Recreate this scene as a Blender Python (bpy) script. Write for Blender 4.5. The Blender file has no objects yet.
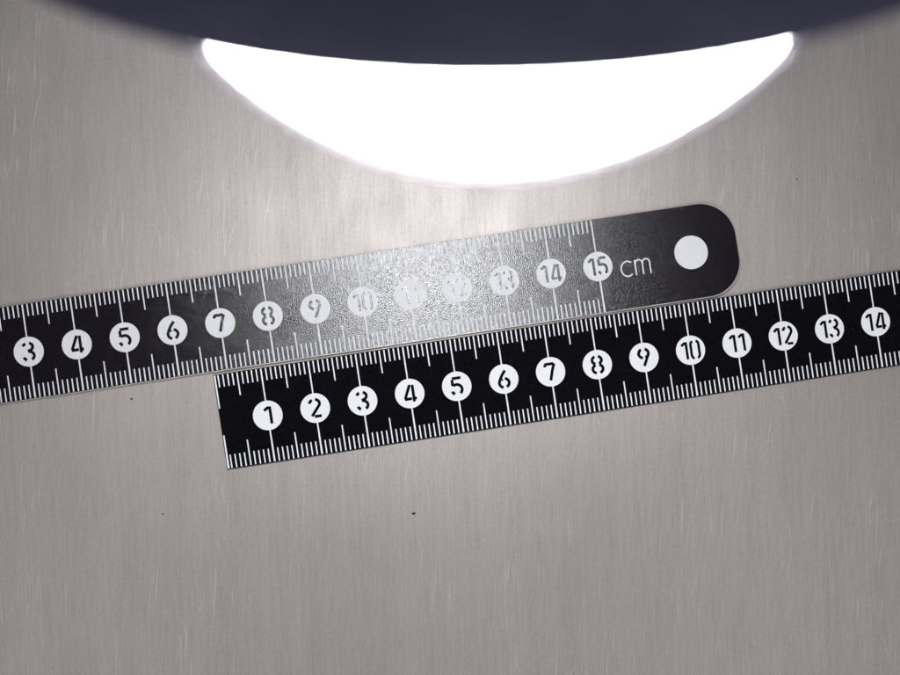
import bpy, bmesh, math, random
from mathutils import Vector, Matrix

rnd = random.Random(7)
scene = bpy.context.scene
C = scene.collection
R = math.radians
CM, MM = 0.01, 0.001

# ------------------------------------------------------------------ camera
cd = bpy.data.cameras.new('camera')
cam = bpy.data.objects.new('camera', cd)
C.objects.link(cam)
cam.location = (0, 0, 0.30)
cam.rotation_euler = (0, R(-2.013), 0)
cd.sensor_width = 36
cd.lens = 36 * 1426.09 / 900
cd.clip_start = 0.005
cd.clip_end = 20
cd.dof.use_dof = True
cd.dof.focus_distance = 0.2995
cd.dof.aperture_fstop = 30
scene.camera = cam

# ------------------------------------------------------------------ world (dim room) and exposure
world = bpy.data.worlds.new('World')
scene.world = world
world.use_nodes = True
bg = world.node_tree.nodes['Background']
bg.inputs[0].default_value = (0.93, 0.95, 1.0, 1)
bg.inputs[1].default_value = 0.06
vs = scene.view_settings
vs.view_transform = 'Standard'
vs.look = 'None'
vs.exposure = 0
vs.gamma = 1
LAMP_STRENGTH = 41.0

# soft fill light added on the viewer's side to brighten the steel
ld = bpy.data.lights.new('fill_light', 'AREA')
ld.shape = 'DISK'
ld.size = 0.30
ld.energy = 3.1
ld.color = (1.0, 0.97, 0.95)
key = bpy.data.objects.new('fill_light', ld)
C.objects.link(key)
key.location = (0.05, -0.70, 0.80)
key.rotation_euler = (Vector((0, 0.02, 0)) - Vector(key.location)).to_track_quat('-Z', 'Y').to_euler()

# ------------------------------------------------------------------ material helpers
def mat(name):
    m = bpy.data.materials.new(name)
    m.use_nodes = True
    nt = m.node_tree
    return m, nt, nt.nodes['Principled BSDF']

def node(nt, kind, **kw):
    n = nt.nodes.new(kind)
    for k, v in kw.items():
        setattr(n, k, v)
    return n

def setin(n, **kw):
    for k, v in kw.items():
        n.inputs[k.replace('_', ' ')].default_value = v

def noise(nt, vec, scale, detail=2.0, rough=0.5):
    n = node(nt, 'ShaderNodeTexNoise')
    setin(n, Scale=scale, Detail=detail, Roughness=rough)
    nt.links.new(vec, n.inputs['Vector'])
    return n.outputs['Fac']

def mapped(nt, rot=(0, 0, 0), scale=(1, 1, 1), loc=(0, 0, 0)):
    tc = node(nt, 'ShaderNodeTexCoord')
    mr = node(nt, 'ShaderNodeMapping')
    mr.inputs['Rotation'].default_value = rot
    nt.links.new(tc.outputs['Object'], mr.inputs['Vector'])
    mp = node(nt, 'ShaderNodeMapping')
    mp.inputs['Location'].default_value = loc
    mp.inputs['Scale'].default_value = scale
    nt.links.new(mr.outputs['Vector'], mp.inputs['Vector'])
    return mp.outputs['Vector']

def rng(nt, val, a, b, c, d):
    n = node(nt, 'ShaderNodeMapRange')
    for i, v in zip((1, 2, 3, 4), (a, b, c, d)):
        n.inputs[i].default_value = v
    nt.links.new(val, n.inputs[0])
    return n.outputs[0]

def math_n(nt, op, a, b):
    n = node(nt, 'ShaderNodeMath', operation=op)
    for i, v in enumerate((a, b)):
        if isinstance(v, (int, float)):
            n.inputs[i].default_value = v
        else:
            nt.links.new(v, n.inputs[i])
    return n.outputs[0]

def brushed_steel():
    m, nt, p = mat('brushed_steel_sheet')
    # fine grain running along y, several widths
    g1 = noise(nt, mapped(nt, rot=(0, 0, R(1)), scale=(3600, 150, 1)), 1, 3, 0.6)
    g2 = noise(nt, mapped(nt, rot=(0, 0, R(-2)), scale=(1100, 40, 1), loc=(3, 1, 0)), 1, 3, 0.6)
    g3 = noise(nt, mapped(nt, rot=(0, 0, R(1)), scale=(160, 9, 1), loc=(8, 4, 0)), 1, 2, 0.5)
    g4 = noise(nt, mapped(nt, scale=(2600, 1300, 1), loc=(5, 2, 0)), 1, 3, 0.7)
    f = math_n(nt, 'ADD', math_n(nt, 'MULTIPLY', g1, 0.31), math_n(nt, 'MULTIPLY', g2, 0.22))
    f = math_n(nt, 'ADD', f, math_n(nt, 'MULTIPLY', g3, 0.16))
    f = math_n(nt, 'ADD', f, math_n(nt, 'MULTIPLY', g4, 0.34))
    # longer scratches at slightly different angles
    s = None
    for k, (ang, sx, sy, lo) in enumerate(((5, 2500, 95, 0.75), (-2, 2700, 110, 0.76), (10, 2500, 100, 0.78), (-9, 2600, 110, 0.785), (2, 2300, 55, 0.75), (17, 2400, 90, 0.81))):
        n = noise(nt, mapped(nt, rot=(0, 0, R(ang)), scale=(sx, sy, 1), loc=(k * 7.3, k * 3.1, 0)), 1, 0.0)
        t = rng(nt, n, lo, lo + 0.06, 0, 1)
        s = t if s is None else math_n(nt, 'MAXIMUM', s, t)
    ramp = node(nt, 'ShaderNodeValToRGB')
    e = ramp.color_ramp.elements
    e[0].position = 0.35; e[0].color = (0.352, 0.322, 0.313, 1)
    e[1].position = 0.65; e[1].color = (0.485, 0.449, 0.436, 1)
    nt.links.new(f, ramp.inputs[0])
    mx = node(nt, 'ShaderNodeMix', data_type='RGBA')
    patch = rng(nt, noise(nt, mapped(nt, rot=(0, 0, R(3)), scale=(45, 22, 1), loc=(2, 9, 0)), 1, 2, 0.6), 0.42, 0.62, 0.12, 0.62)
    nt.links.new(math_n(nt, 'MULTIPLY', s, patch), mx.inputs[0])
    nt.links.new(ramp.outputs[0], mx.inputs[6])
    mx.inputs[7].default_value = (0.62, 0.60, 0.585, 1)
    nt.links.new(mx.outputs[2], p.inputs['Base Color'])
    smear = rng(nt, noise(nt, mapped(nt, rot=(0, 0, R(25)), scale=(38, 26, 1), loc=(1, 6, 0)), 1, 3, 0.6), 0.35, 0.65, -0.05, 0.06)
    nt.links.new(math_n(nt, 'ADD', rng(nt, f, 0.3, 0.7, 0.60, 0.50), smear), p.inputs['Roughness'])
    setin(p, Metallic=0.55, Anisotropic=0.5)
    tg = node(nt, 'ShaderNodeTangent', direction_type='RADIAL', axis='Z')
    b = node(nt, 'ShaderNodeBump')
    setin(b, Strength=0.35, Distance=6e-6)
    nt.links.new(f, b.inputs['Height'])
    nt.links.new(b.outputs[0], p.inputs['Normal'])
    return m

def gloss_black():
    m, nt, p = mat('printed_black_film')
    v = mapped(nt)
    setin(p, Base_Color=(0.0055, 0.004, 0.0075, 1), Roughness=0.18, Specular_IOR_Level=0.5, IOR=1.52)
    n = noise(nt, v, 4100, 1.0, 0.5)
    b = node(nt, 'ShaderNodeBump')
    setin(b, Strength=1.0, Distance=4.5e-5)
    nt.links.new(n, b.inputs['Height'])
    nt.links.new(b.outputs[0], p.inputs['Normal'])
    return m

def matte_black():
    m, nt, p = mat('antireflective_black_coating')
    n = noise(nt, mapped(nt), 1500, 3.0, 0.6)
    ramp = node(nt, 'ShaderNodeValToRGB')
    e = ramp.color_ramp.elements
    e[0].position = 0.35; e[0].color = (0.0022, 0.0020, 0.0030, 1)
    e[1].position = 0.75; e[1].color = (0.0060, 0.0052, 0.0075, 1)
    nt.links.new(n, ramp.inputs[0])
    nt.links.new(ramp.outputs[0], p.inputs['Base Color'])
    setin(p, Roughness=0.9, Specular_IOR_Level=0.04)
    return m

def white_ink(name, gloss, k=1.0):
    m, nt, p = mat(name)
    n = noise(nt, mapped(nt), 1900, 2.0, 0.6)
    ramp = node(nt, 'ShaderNodeValToRGB')
    e = ramp.color_ramp.elements
    e[0].position = 0.3; e[0].color = (0.78 * k, 0.79 * k, 0.83 * k, 1)
    e[1].position = 0.7; e[1].color = (0.85 * k, 0.86 * k, 0.90 * k, 1)
    nt.links.new(n, ramp.inputs[0])
    nt.links.new(ramp.outputs[0], p.inputs['Base Color'])
    setin(p, Roughness=0.6, Specular_IOR_Level=gloss)
    return m

def plain(name, col, rough, metallic=0.0, spec=0.5, var=0.15, scale=300):
    m, nt, p = mat(name)
    n = noise(nt, mapped(nt), scale, 3.0, 0.6)
    ramp = node(nt, 'ShaderNodeValToRGB')
    e = ramp.color_ramp.elements
    e[0].position = 0.3; e[0].color = tuple(c * (1 - var) for c in col) + (1,)
    e[1].position = 0.7; e[1].color = tuple(min(1, c * (1 + var)) for c in col) + (1,)
    nt.links.new(n, ramp.inputs[0])
    nt.links.new(ramp.outputs[0], p.inputs['Base Color'])
    setin(p, Roughness=rough, Metallic=metallic, Specular_IOR_Level=spec)
    return m

def glow(name, strength):
    m, nt, p = mat(name)
    setin(p, Base_Color=(0.9, 0.9, 0.9, 1), Roughness=0.4, Emission_Color=(0.98, 0.985, 1.0, 1), Emission_Strength=strength)
    return m

M_TABLE = brushed_steel()
M_GLOSS = gloss_black()
M_MATTE = matte_black()
M_INK = white_ink('white_ink', 0.12, 0.84)
M_INK_M = white_ink('white_matte_ink', 0.05)
M_EDGE = plain('bare_steel_edge', (0.42, 0.40, 0.38), 0.45, 0.6)
M_EDGE_B = plain('blackened_steel_edge', (0.03, 0.029, 0.032), 0.5, 0.2, 0.3)
M_SHADE = plain('blue_grey_lacquer', (0.105, 0.105, 0.175), 0.55, 0.0, 0.3, 0.18, 120)
M_LINER = plain('white_reflector_lacquer', (0.8, 0.8, 0.8), 0.5)
M_NECK = plain('dark_metal', (0.05, 0.05, 0.06), 0.4, 0.8)
M_GLOW = glow('opal_diffuser', LAMP_STRENGTH)
def halo_mat():
    m = bpy.data.materials.new('edge_halo')
    m.use_nodes = True
    nt = m.node_tree
    nt.nodes.remove(nt.nodes['Principled BSDF'])
    tr = node(nt, 'ShaderNodeBsdfTransparent')
    tl = node(nt, 'ShaderNodeBsdfTranslucent')
    tl.inputs[0].default_value = (0.82, 0.80, 1.0, 1)  # bluish tint stands in for the colour fringe of the bright edge
    mx = node(nt, 'ShaderNodeMixShader')
    mx.inputs[0].default_value = 0.014
    nt.links.new(tr.outputs[0], mx.inputs[1])
    nt.links.new(tl.outputs[0], mx.inputs[2])
    nt.links.new(mx.outputs[0], nt.nodes['Material Output'].inputs[0])
    return m
M_HALO = halo_mat()
M_DUST = plain('dark_dust', (0.02, 0.018, 0.016), 0.9, 0.0, 0.1)

# ------------------------------------------------------------------ object helpers
def link(name, me, material, parent=None, loc=(0, 0, 0)):
    if isinstance(me, bmesh.types.BMesh):
        bm = me
        me = bpy.data.meshes.new(name)
        bm.to_mesh(me)
        bm.free()
    if material and not me.materials:
        me.materials.append(material)
    o = bpy.data.objects.new(name, me)
    C.objects.link(o)
    o.location = loc
    o.parent = parent
    return o

def tag(o, label, cat, group=None):
    o['label'] = label
    o['category'] = cat
    if group:
        o['group'] = group
    return o

def smooth(o, angle=40):
    for p in o.data.polygons:
        p.use_smooth = True
    try:
        o.data.set_sharp_from_angle(angle=R(angle))
    except Exception:
        pass
    return o

def slab(bm, pts, z0, z1, bottom=True):
    """closed outline (ccw) extruded from z0 to z1"""
    a = [bm.verts.new((x, y, z0)) for x, y in pts]
    b = [bm.verts.new((x, y, z1)) for x, y in pts]
    bm.faces.new(b)
    if bottom:
        bm.faces.new(list(reversed(a)))
    n = len(pts)
    for i in range(n):
        j = (i + 1) % n
        bm.faces.new((a[i], a[j], b[j], b[i]))

def stroke(bm, pts, w, z0, z1):
    """thick open polyline with butt ends"""
    P = [Vector(p) for p in pts]
    Lf, Rt = [], []
    for i, p in enumerate(P):
        d0 = (P[i] - P[i - 1]).normalized() if i else (P[1] - P[0]).normalized()
        d1 = (P[i + 1] - P[i]).normalized() if i < len(P) - 1 else d0
        n0, n1 = Vector((-d0.y, d0.x)), Vector((-d1.y, d1.x))
        m = n0 + n1
        m = m.normalized() if m.length > 1e-6 else n0
        k = min(1.6, 1 / max(0.3, m.dot(n0)))
        Lf.append(p + m * (w / 2 * k))
        Rt.append(p - m * (w / 2 * k))
    a = [[bm.verts.new((q.x, q.y, z)) for q in S] for S in (Lf, Rt) for z in (z0, z1)]
    L0, L1, R0, R1 = a
    n = len(P)
    for i in range(n - 1):
        bm.faces.new((R1[i], R1[i + 1], L1[i + 1], L1[i]))
        bm.faces.new((L0[i], L0[i + 1], R0[i + 1], R0[i]))
        bm.faces.new((L1[i], L1[i + 1], L0[i + 1], L0[i]))
        bm.faces.new((R0[i], R0[i + 1], R1[i + 1], R1[i]))
    bm.faces.new((R0[0], R1[0], L1[0], L0[0]))
    bm.faces.new((L0[-1], L1[-1], R1[-1], R0[-1]))

def arc(cx, cy, rx, ry, a0, a1, n=12):
    return [(cx + rx * math.cos(R(a0 + (a1 - a0) * i / n)), cy + ry * math.sin(R(a0 + (a1 - a0) * i / n))) for i in range(n + 1)]

def lathe(bm, prof, n=64):
    """profile of (radius, z) swept round z"""
    rings = []
    for r, z in prof:
        if r < 1e-7:
            rings.append([bm.verts.new((0, 0, z))])
        else:
            rings.append([bm.verts.new((r * math.cos(2 * math.pi * i / n), r * math.sin(2 * math.pi * i / n), z)) for i in range(n)])
    for A, B in zip(rings, rings[1:]):
        for i in range(n):
            j = (i + 1) % n
            if len(A) == 1:
                bm.faces.new((A[0], B[j], B[i]))
            elif len(B) == 1:
                bm.faces.new((A[i], A[j], B[0]))
            else:
                bm.faces.new((A[i], A[j], B[j], B[i]))
    bmesh.ops.recalc_face_normals(bm, faces=bm.faces[:])

def tube(bm, pts, rad, n=14, ribs=0):
    P = [Vector(p) for p in pts]
    up = Vector((1, 0, 0))
    rings = []
    for i, p in enumerate(P):
        d = (P[min(i + 1, len(P) - 1)] - P[max(i - 1, 0)]).normalized()
        a = up.cross(d).normalized()
        b = d.cross(a).normalized()
        r = rad * (1 + (0.10 if ribs and i % 2 else 0))
        rings.append([bm.verts.new(p + (a * math.cos(2 * math.pi * k / n) + b * math.sin(2 * math.pi * k / n)) * r) for k in range(n)])
    for A, B in zip(rings, rings[1:]):
        for k in range(n):
            l = (k + 1) % n
            bm.faces.new((A[k], A[l], B[l], B[k]))
    bm.faces.new(list(reversed(rings[0])))
    bm.faces.new(rings[-1])
    bmesh.ops.recalc_face_normals(bm, faces=bm.faces[:])

# ------------------------------------------------------------------ the setting: a brushed steel sheet
bm = bmesh.new()
slab(bm, [(-0.40, -0.35), (0.40, -0.35), (0.40, 0.40), (-0.40, 0.40)], -0.004, 0)
t = link('table_top', bm, M_TABLE)
t['kind'] = 'structure'

# ------------------------------------------------------------------ rulers (local axes: u along, v across, metres)
THICK = 0.6 * MM
INK = 0.045 * MM
HALF = 10.0 * MM
LEN = 180 * MM

def outline(inset=0.0, low=None, rad=7.0 * MM, n=14):
    i = inset
    lo = inset if low is None else low
    r = rad
    x1, y0, y1 = LEN - i, -HALF + lo, HALF - i
    pts = [(0 + i, y0)]
    pts += arc(x1 - (r - lo), y0 + (r - lo), r - lo, r - lo, -90, 0, n)
    pts += arc(x1 - (r - i), y1 - (r - i), r - i, r - i, 0, 90, n)
    pts += [(i, y1)]
    return pts

# stencil numerals, strokes in a box 1 high; x runs 0..w
def digit_strokes(ch):
    A = arc
    if ch == '0':
        return 0.50, [A(.21, .79, .21, .21, 108, 180, 6) + A(.21, .21, .21, .21, 180, 252, 6),
                      A(.29, .21, .21, .21, -72, 0, 6) + A(.29, .79, .21, .21, 0, 72, 6)]
    if ch == '1':
        return 0.30, [[(.30, 0), (.30, 1.0)], [(.0, .80), (.24, .97)]]
    if ch == '2':
        return 0.54, [A(.26, .75, .25, .25, 172, 112, 6), A(.27, .75, .25, .25, 78, -20, 8) + [(.36, .46), (.06, .05)], [(.19, .02), (.54, .02)]]
    if ch == '3':
        return 0.52, [A(.25, .77, .24, .23, 165, 115, 6), A(.25, .77, .24, .23, 70, -60, 9) + [(.22, .53)],
                      [(.24, .50), (.32, .50)] + A(.25, .25, .26, .25, 55, -62, 9), A(.25, .25, .26, .25, 242, 190, 6)]
    if ch == '4':
        return 0.58, [[(.34, 1.0), (.05, .27), (.05, .22)], [(.0, .19), (.37, .19)], [(.47, .98), (.47, .0)], [(.47, .19), (.62, .19)]]
    if ch == '5':
        return 0.54, [[(.07, .97), (.52, .97)], [(.07, .90), (.07, .53)], [(.10, .55)] + A(.26, .31, .26, .29, 110, -55, 10), A(.26, .31, .26, .29, 240, 195, 5)]
    if ch == '6':
        return 0.52, [[(.38, .99), (.20, .74), (.06, .47)] + A(.26, .27, .25, .26, 160, 255, 8), A(.26, .27, .25, .26, -68, 78, 12), [(.20, .52), (.12, .46)]]
    if ch == '7':
        return 0.54, [[(.0, .96), (.47, .96)], [(.02, .95), (.02, .80)], [(.50, .96), (.36, .55), (.22, .0)]]
    if ch == '8':
        r = []
        for cy, ry in ((.76, .23), (.25, .25)):
            for a0, a1 in ((110, 250), (-70, 70)):
                r.append(A(.26, cy, .24 if cy > .5 else .26, ry, a0, a1, 10))
        return 0.52, r
    if ch == '9':
        return 0.52, [A(.26, .73, .25, .26, 72, 108 + 360 - 72, 1)[:0] or A(.26, .73, .25, .26, 112, 258, 11),
                      A(.26, .73, .25, .26, 70, -20, 8) + [(.40, .42), (.22, .0)], A(.26, .73, .25, .26, 285, 320, 4)]

def numeral_mesh(num):
    s = str(num)
    H = 4.25 * MM
    two = len(s) == 2
    wx = 0.80 if two else 0.98
    sw = (0.56 if two else 0.62) * MM
    gap = 0.22
    data = [digit_strokes(c) for c in s]
    total = sum(d[0] * wx for d in data) + gap * (len(s) - 1)
    bm = bmesh.new()
    x = -total / 2
    for w, st in data:
        for k, line in enumerate(st):
            z1 = (INK * 1.0 + 0.035 * MM) + k * 0.002 * MM
            pl = [((x + px * wx) * H, (py - 0.5) * (H - sw)) for px, py in line]
            stroke(bm, pl, sw, 0, z1)
        x += w * wx + gap
    me = bpy.data.meshes.new('numeral')
    bm.to_mesh(me)
    bm.free()
    return me

NUM = {n: numeral_mesh(n) for n in range(1, 16)}

def rect_mesh(name, w, l, r):
    bm = bmesh.new()
    slab(bm, [(-w / 2, 0), (w / 2, 0), (w / 2 * r, l), (-w / 2 * r, l)], 0, INK)
    me = bpy.data.meshes.new(name)
    bm.to_mesh(me)
    bm.free()
    return me

def make_ruler(name, label, film, ink, body_m, loc, ang, low_inset, group, lift=0.0, film_rad=7.0 * MM):
    root = bpy.data.objects.new(name, None)
    root.empty_display_size = 0.01
    C.objects.link(root)
    root.location = (loc[0], loc[1], HALF * math.sin(lift))
    root.rotation_euler = (-lift, 0, ang)
    tag(root, label, 'ruler', group)
    bm = bmesh.new()
    slab(bm, outline(), 0, THICK)
    ed = [e for e in bm.edges if len(e.link_faces) == 2 and any(abs(f.normal.z) > .9 for f in e.link_faces)]
    bmesh.ops.recalc_face_normals(bm, faces=bm.faces[:])
    bm.normal_update()
    ed = [e for e in bm.edges if abs(e.verts[0].co.z - e.verts[1].co.z) < 1e-7]
    bmesh.ops.bevel(bm, geom=ed, offset=0.09 * MM, segments=2, affect='EDGES', profile=0.5)
    link('blade', bm, body_m, root, (0, 0, 0.00003))
    bm = bmesh.new()
    slab(bm, outline(0.10 * MM, low_inset, film_rad), 0, 0.03 * MM)
    link('face_coating', bm, film, root, (0, 0, THICK + 0.00002))
    z = THICK + 0.00002 + 0.03 * MM - 0.00001
    # graduation lines: a fresh set of shared meshes per ruler
    W = 0.285 * MM
    meshes = {('t', 's'): rect_mesh('graduation', W, 2.55 * MM, 0.9), ('t', 'm'): rect_mesh('graduation', W, 4.8 * MM, 0.9), ('t', 'l'): rect_mesh('graduation', 0.32 * MM, 6.95 * MM, 0.85),
              ('b', 's'): rect_mesh('graduation', W, 2.80 * MM, 0.9), ('b', 'm'): rect_mesh('graduation', W, 5.35 * MM, 0.9), ('b', 'l'): rect_mesh('graduation', 0.38 * MM, 6.95 * MM, 0.75)}
    for side, sg in (('t', 1), ('b', -1)):
        for i in range(0, 151):
            k = 'l' if i % 10 == 0 else 'm' if i % 5 == 0 else 's'
            g = link('graduation', meshes[side, k], ink, root)
            edge = HALF - (0.17 if side == 't' else 0.12) * MM - (low_inset if side == 'b' else 0)
            u = i * MM if i else 0.30 * MM
            g.location = (u, sg * edge, z)
            if sg > 0:
                g.rotation_euler = (0, 0, math.pi)
    bm = bmesh.new()
    slab(bm, arc(0, 0, 3.1 * MM, 3.1 * MM, 0, 350, 35), 0, INK + 0.008 * MM)
    disc = bpy.data.meshes.new('number_disc')
    bm.to_mesh(disc)
    bm.free()
    nm = {}
    for n in range(1, 16):
        d = link('number_disc', disc, ink, root, (n * CM, -0.05 * MM, z))
        me = NUM[n].copy()
        link('numeral', me, film, d, (0, 0, 0))
    bm = bmesh.new()
    slab(bm, arc(0, 0, 3.55 * MM, 3.55 * MM, 0, 354, 59), 0, INK)
    link('hanging_spot', bm, ink, root, (17 * CM, 0, z))
    # unit lettering "cm"
    bm = bmesh.new()
    H = 3.2 * MM
    s = 0.27 * MM
    stroke(bm, [(p[0] * MM, p[1] * MM) for p in arc(1.45, 1.6, 1.35, 1.6, 48, 312, 18)], s, 0, INK)
    link('letter', bm, ink, root, (15.47 * CM, -3.05 * MM, z))
    bm = bmesh.new()
    stroke(bm, [(0, 0), (0, H)], s, 0, INK)
    for k in (0, 1):
        x0 = k * 1.55
        pl = [(x0 + 0.0, 2.2)] + arc(x0 + 0.80, 2.35, 0.75, 0.82, 168, 0, 10) + [(x0 + 1.55, 0)]
        stroke(bm, [(a * MM, b * MM) for a, b in pl], s, 0, INK + 0.004 * MM * (k + 1))
    link('letter', bm, ink, root, (15.47 * CM + 3.15 * MM, -3.05 * MM, z))
    return root

def origin(x, y, zero, ang):
    return (x * CM - zero * CM * math.cos(ang), y * CM - zero * CM * math.sin(ang), 0)

a_up, a_lo = 0.149458, 0.151591
make_ruler('steel_ruler', 'glossy black ruler with a bright glare patch across its numbers and rounded end showing', M_GLOSS, M_INK, M_EDGE,
           origin(-1.76811, 0.60304, 9, a_up), a_up, 0.18 * MM, None, R(2.0), 7.5 * MM)
make_ruler('steel_ruler', 'deep matte black ruler without glare, its square end starting before number 1', M_MATTE, M_INK_M, M_EDGE_B,
           origin(3.17052, -0.71724, 7, a_lo), a_lo, 0.12 * MM, None)

# ------------------------------------------------------------------ desk lamp leaning into the top of the view
HEAD = Vector((0.00666, 0.04006, 0.2000))
TILT, YAW = R(47.9), R(3.75)
SHADE_R, DOME_R, DOME_BACK = 0.0406, 0.0282, -0.0003
lamp = bpy.data.objects.new('desk_lamp', None)
lamp.empty_display_size = 0.03
C.objects.link(lamp)
lamp.location = (0.012, 0.235, 0)
tag(lamp, 'small desk lamp with dark blue grey round shade and glowing white dome', 'lamp')
off = -Vector(lamp.location)
rot = Matrix.Rotation(YAW, 4, 'Z') @ Matrix.Rotation(-TILT, 4, 'X')          # local -z is the direction the lamp faces
def head_part(name, bm, m, parent=lamp):
    o = link(name, bm, m, parent)
    if parent is lamp:
        o.matrix_local = Matrix.Translation(HEAD + off) @ rot
    return smooth(o)
bm = bmesh.new()
R0 = SHADE_R
lathe(bm, [(R0 - 0.0010, 0.0002), (R0 - 0.0004, -0.0003), (R0, 0.0003), (R0 - 0.0002, 0.0010), (R0 * .90, 0.0042), (R0 * .74, 0.0078), (R0 * .56, 0.0108), (R0 * .40, 0.0128), (R0 * .36, 0.0150), (R0 * .36, 0.0240), (R0 * .30, 0.0262), (0.0045, 0.0268), (0.0, 0.0268)], 96)
shade = head_part('shade', bm, M_SHADE)
bm = bmesh.new()
lathe(bm, [(R0 - 0.0012, 0.0003), (R0 * .90, 0.0034), (R0 * .77, 0.0056), (R0 * .74, 0.0060)], 96)
head_part('reflector', bm, M_LINER, shade)
bm = bmesh.new()
lathe(bm, [(DOME_R * .99, 0.0062)] + [(DOME_R * math.cos(R(a)), DOME_BACK - DOME_R * math.sin(R(a))) for a in range(0, 90, 5)] + [(0, DOME_BACK - DOME_R)], 72)
diffuser = head_part('diffuser', bm, M_GLOW)
bm = bmesh.new()
for CR in (DOME_R + 0.0003, DOME_R + 0.0007):      # two thin shells added to give the dome's outline a soft halo
    lathe(bm, [(CR, 0.0060)] + [(CR * math.cos(R(a)), DOME_BACK - CR * math.sin(R(a))) for a in range(0, 90, 5)] + [(0, DOME_BACK - CR)], 72)
head_part('halo_shell', bm, M_HALO, diffuser)
# flexible neck from the back of the head down to the base
back = Vector((-math.sin(TILT) * math.sin(YAW), math.sin(TILT) * math.cos(YAW), math.cos(TILT)))
p0 = HEAD + back * 0.0262
p3 = Vector((0.012, 0.235, 0.016))
p1 = p0 + back * 0.10
p2 = p3 + Vector((0, 0, 0.19))
pts = []
for i in range(121):
    s = i / 120
    pts.append(p0 * (1 - s) ** 3 + p1 * 3 * s * (1 - s) ** 2 + p2 * 3 * s * s * (1 - s) + p3 * s ** 3 + off)
bm = bmesh.new()
tube(bm, pts, 0.0042, 14, 1)
smooth(link('flexible_neck', bm, M_NECK, lamp), 60)
bm = bmesh.new()
lathe(bm, [(0, 0.0004), (0.049, 0.0004), (0.050, 0.0015), (0.050, 0.010), (0.048, 0.013), (0.020, 0.0155), (0.008, 0.0190), (0.0, 0.0190)], 72)
base = smooth(link('base', bm, M_SHADE, lamp))
bm = bmesh.new()
lathe(bm, [(0, 0), (0.006, 0), (0.006, 0.002), (0.0052, 0.0028), (0, 0.0028)], 32)
smooth(link('switch', bm, M_NECK, base, (0, -0.033, 0.0142)))

# ------------------------------------------------------------------ crumbs of dust on the sheet
for x, y, r, lab in ((0.29, -3.70, 0.36, 'largest dark speck of dust on the bare steel, below number 4 of the matte ruler'),
                     (-4.95, -3.69, 0.20, 'tiny dark dust speck on bare steel out past the matte ruler\'s square end'),
                     (-5.60, -1.28, 0.26, 'tiny dark dust speck on bare steel just below number 5 of the glossy ruler'),
                     (8.42, 3.36, 0.18, 'tiny dark dust speck on bare steel beyond the glossy ruler\'s rounded end')):
    bm = bmesh.new()
    bmesh.ops.create_icosphere(bm, subdivisions=2, radius=r * MM)
    for v in bm.verts:
        v.co *= rnd.uniform(0.75, 1.15)
        v.co.x *= 1.25
        v.co.y *= 0.7
        v.co.z *= 0.4
    mz = min(v.co.z for v in bm.verts)
    for v in bm.verts:
        v.co.z -= mz
    o = link('dust_speck', bm, M_DUST, None, (x * CM, y * CM, 0.00001))
    o.rotation_euler = (0, 0, rnd.uniform(-0.8, 0.3))
    tag(o, lab, 'dust', 'dust specks on the steel sheet')
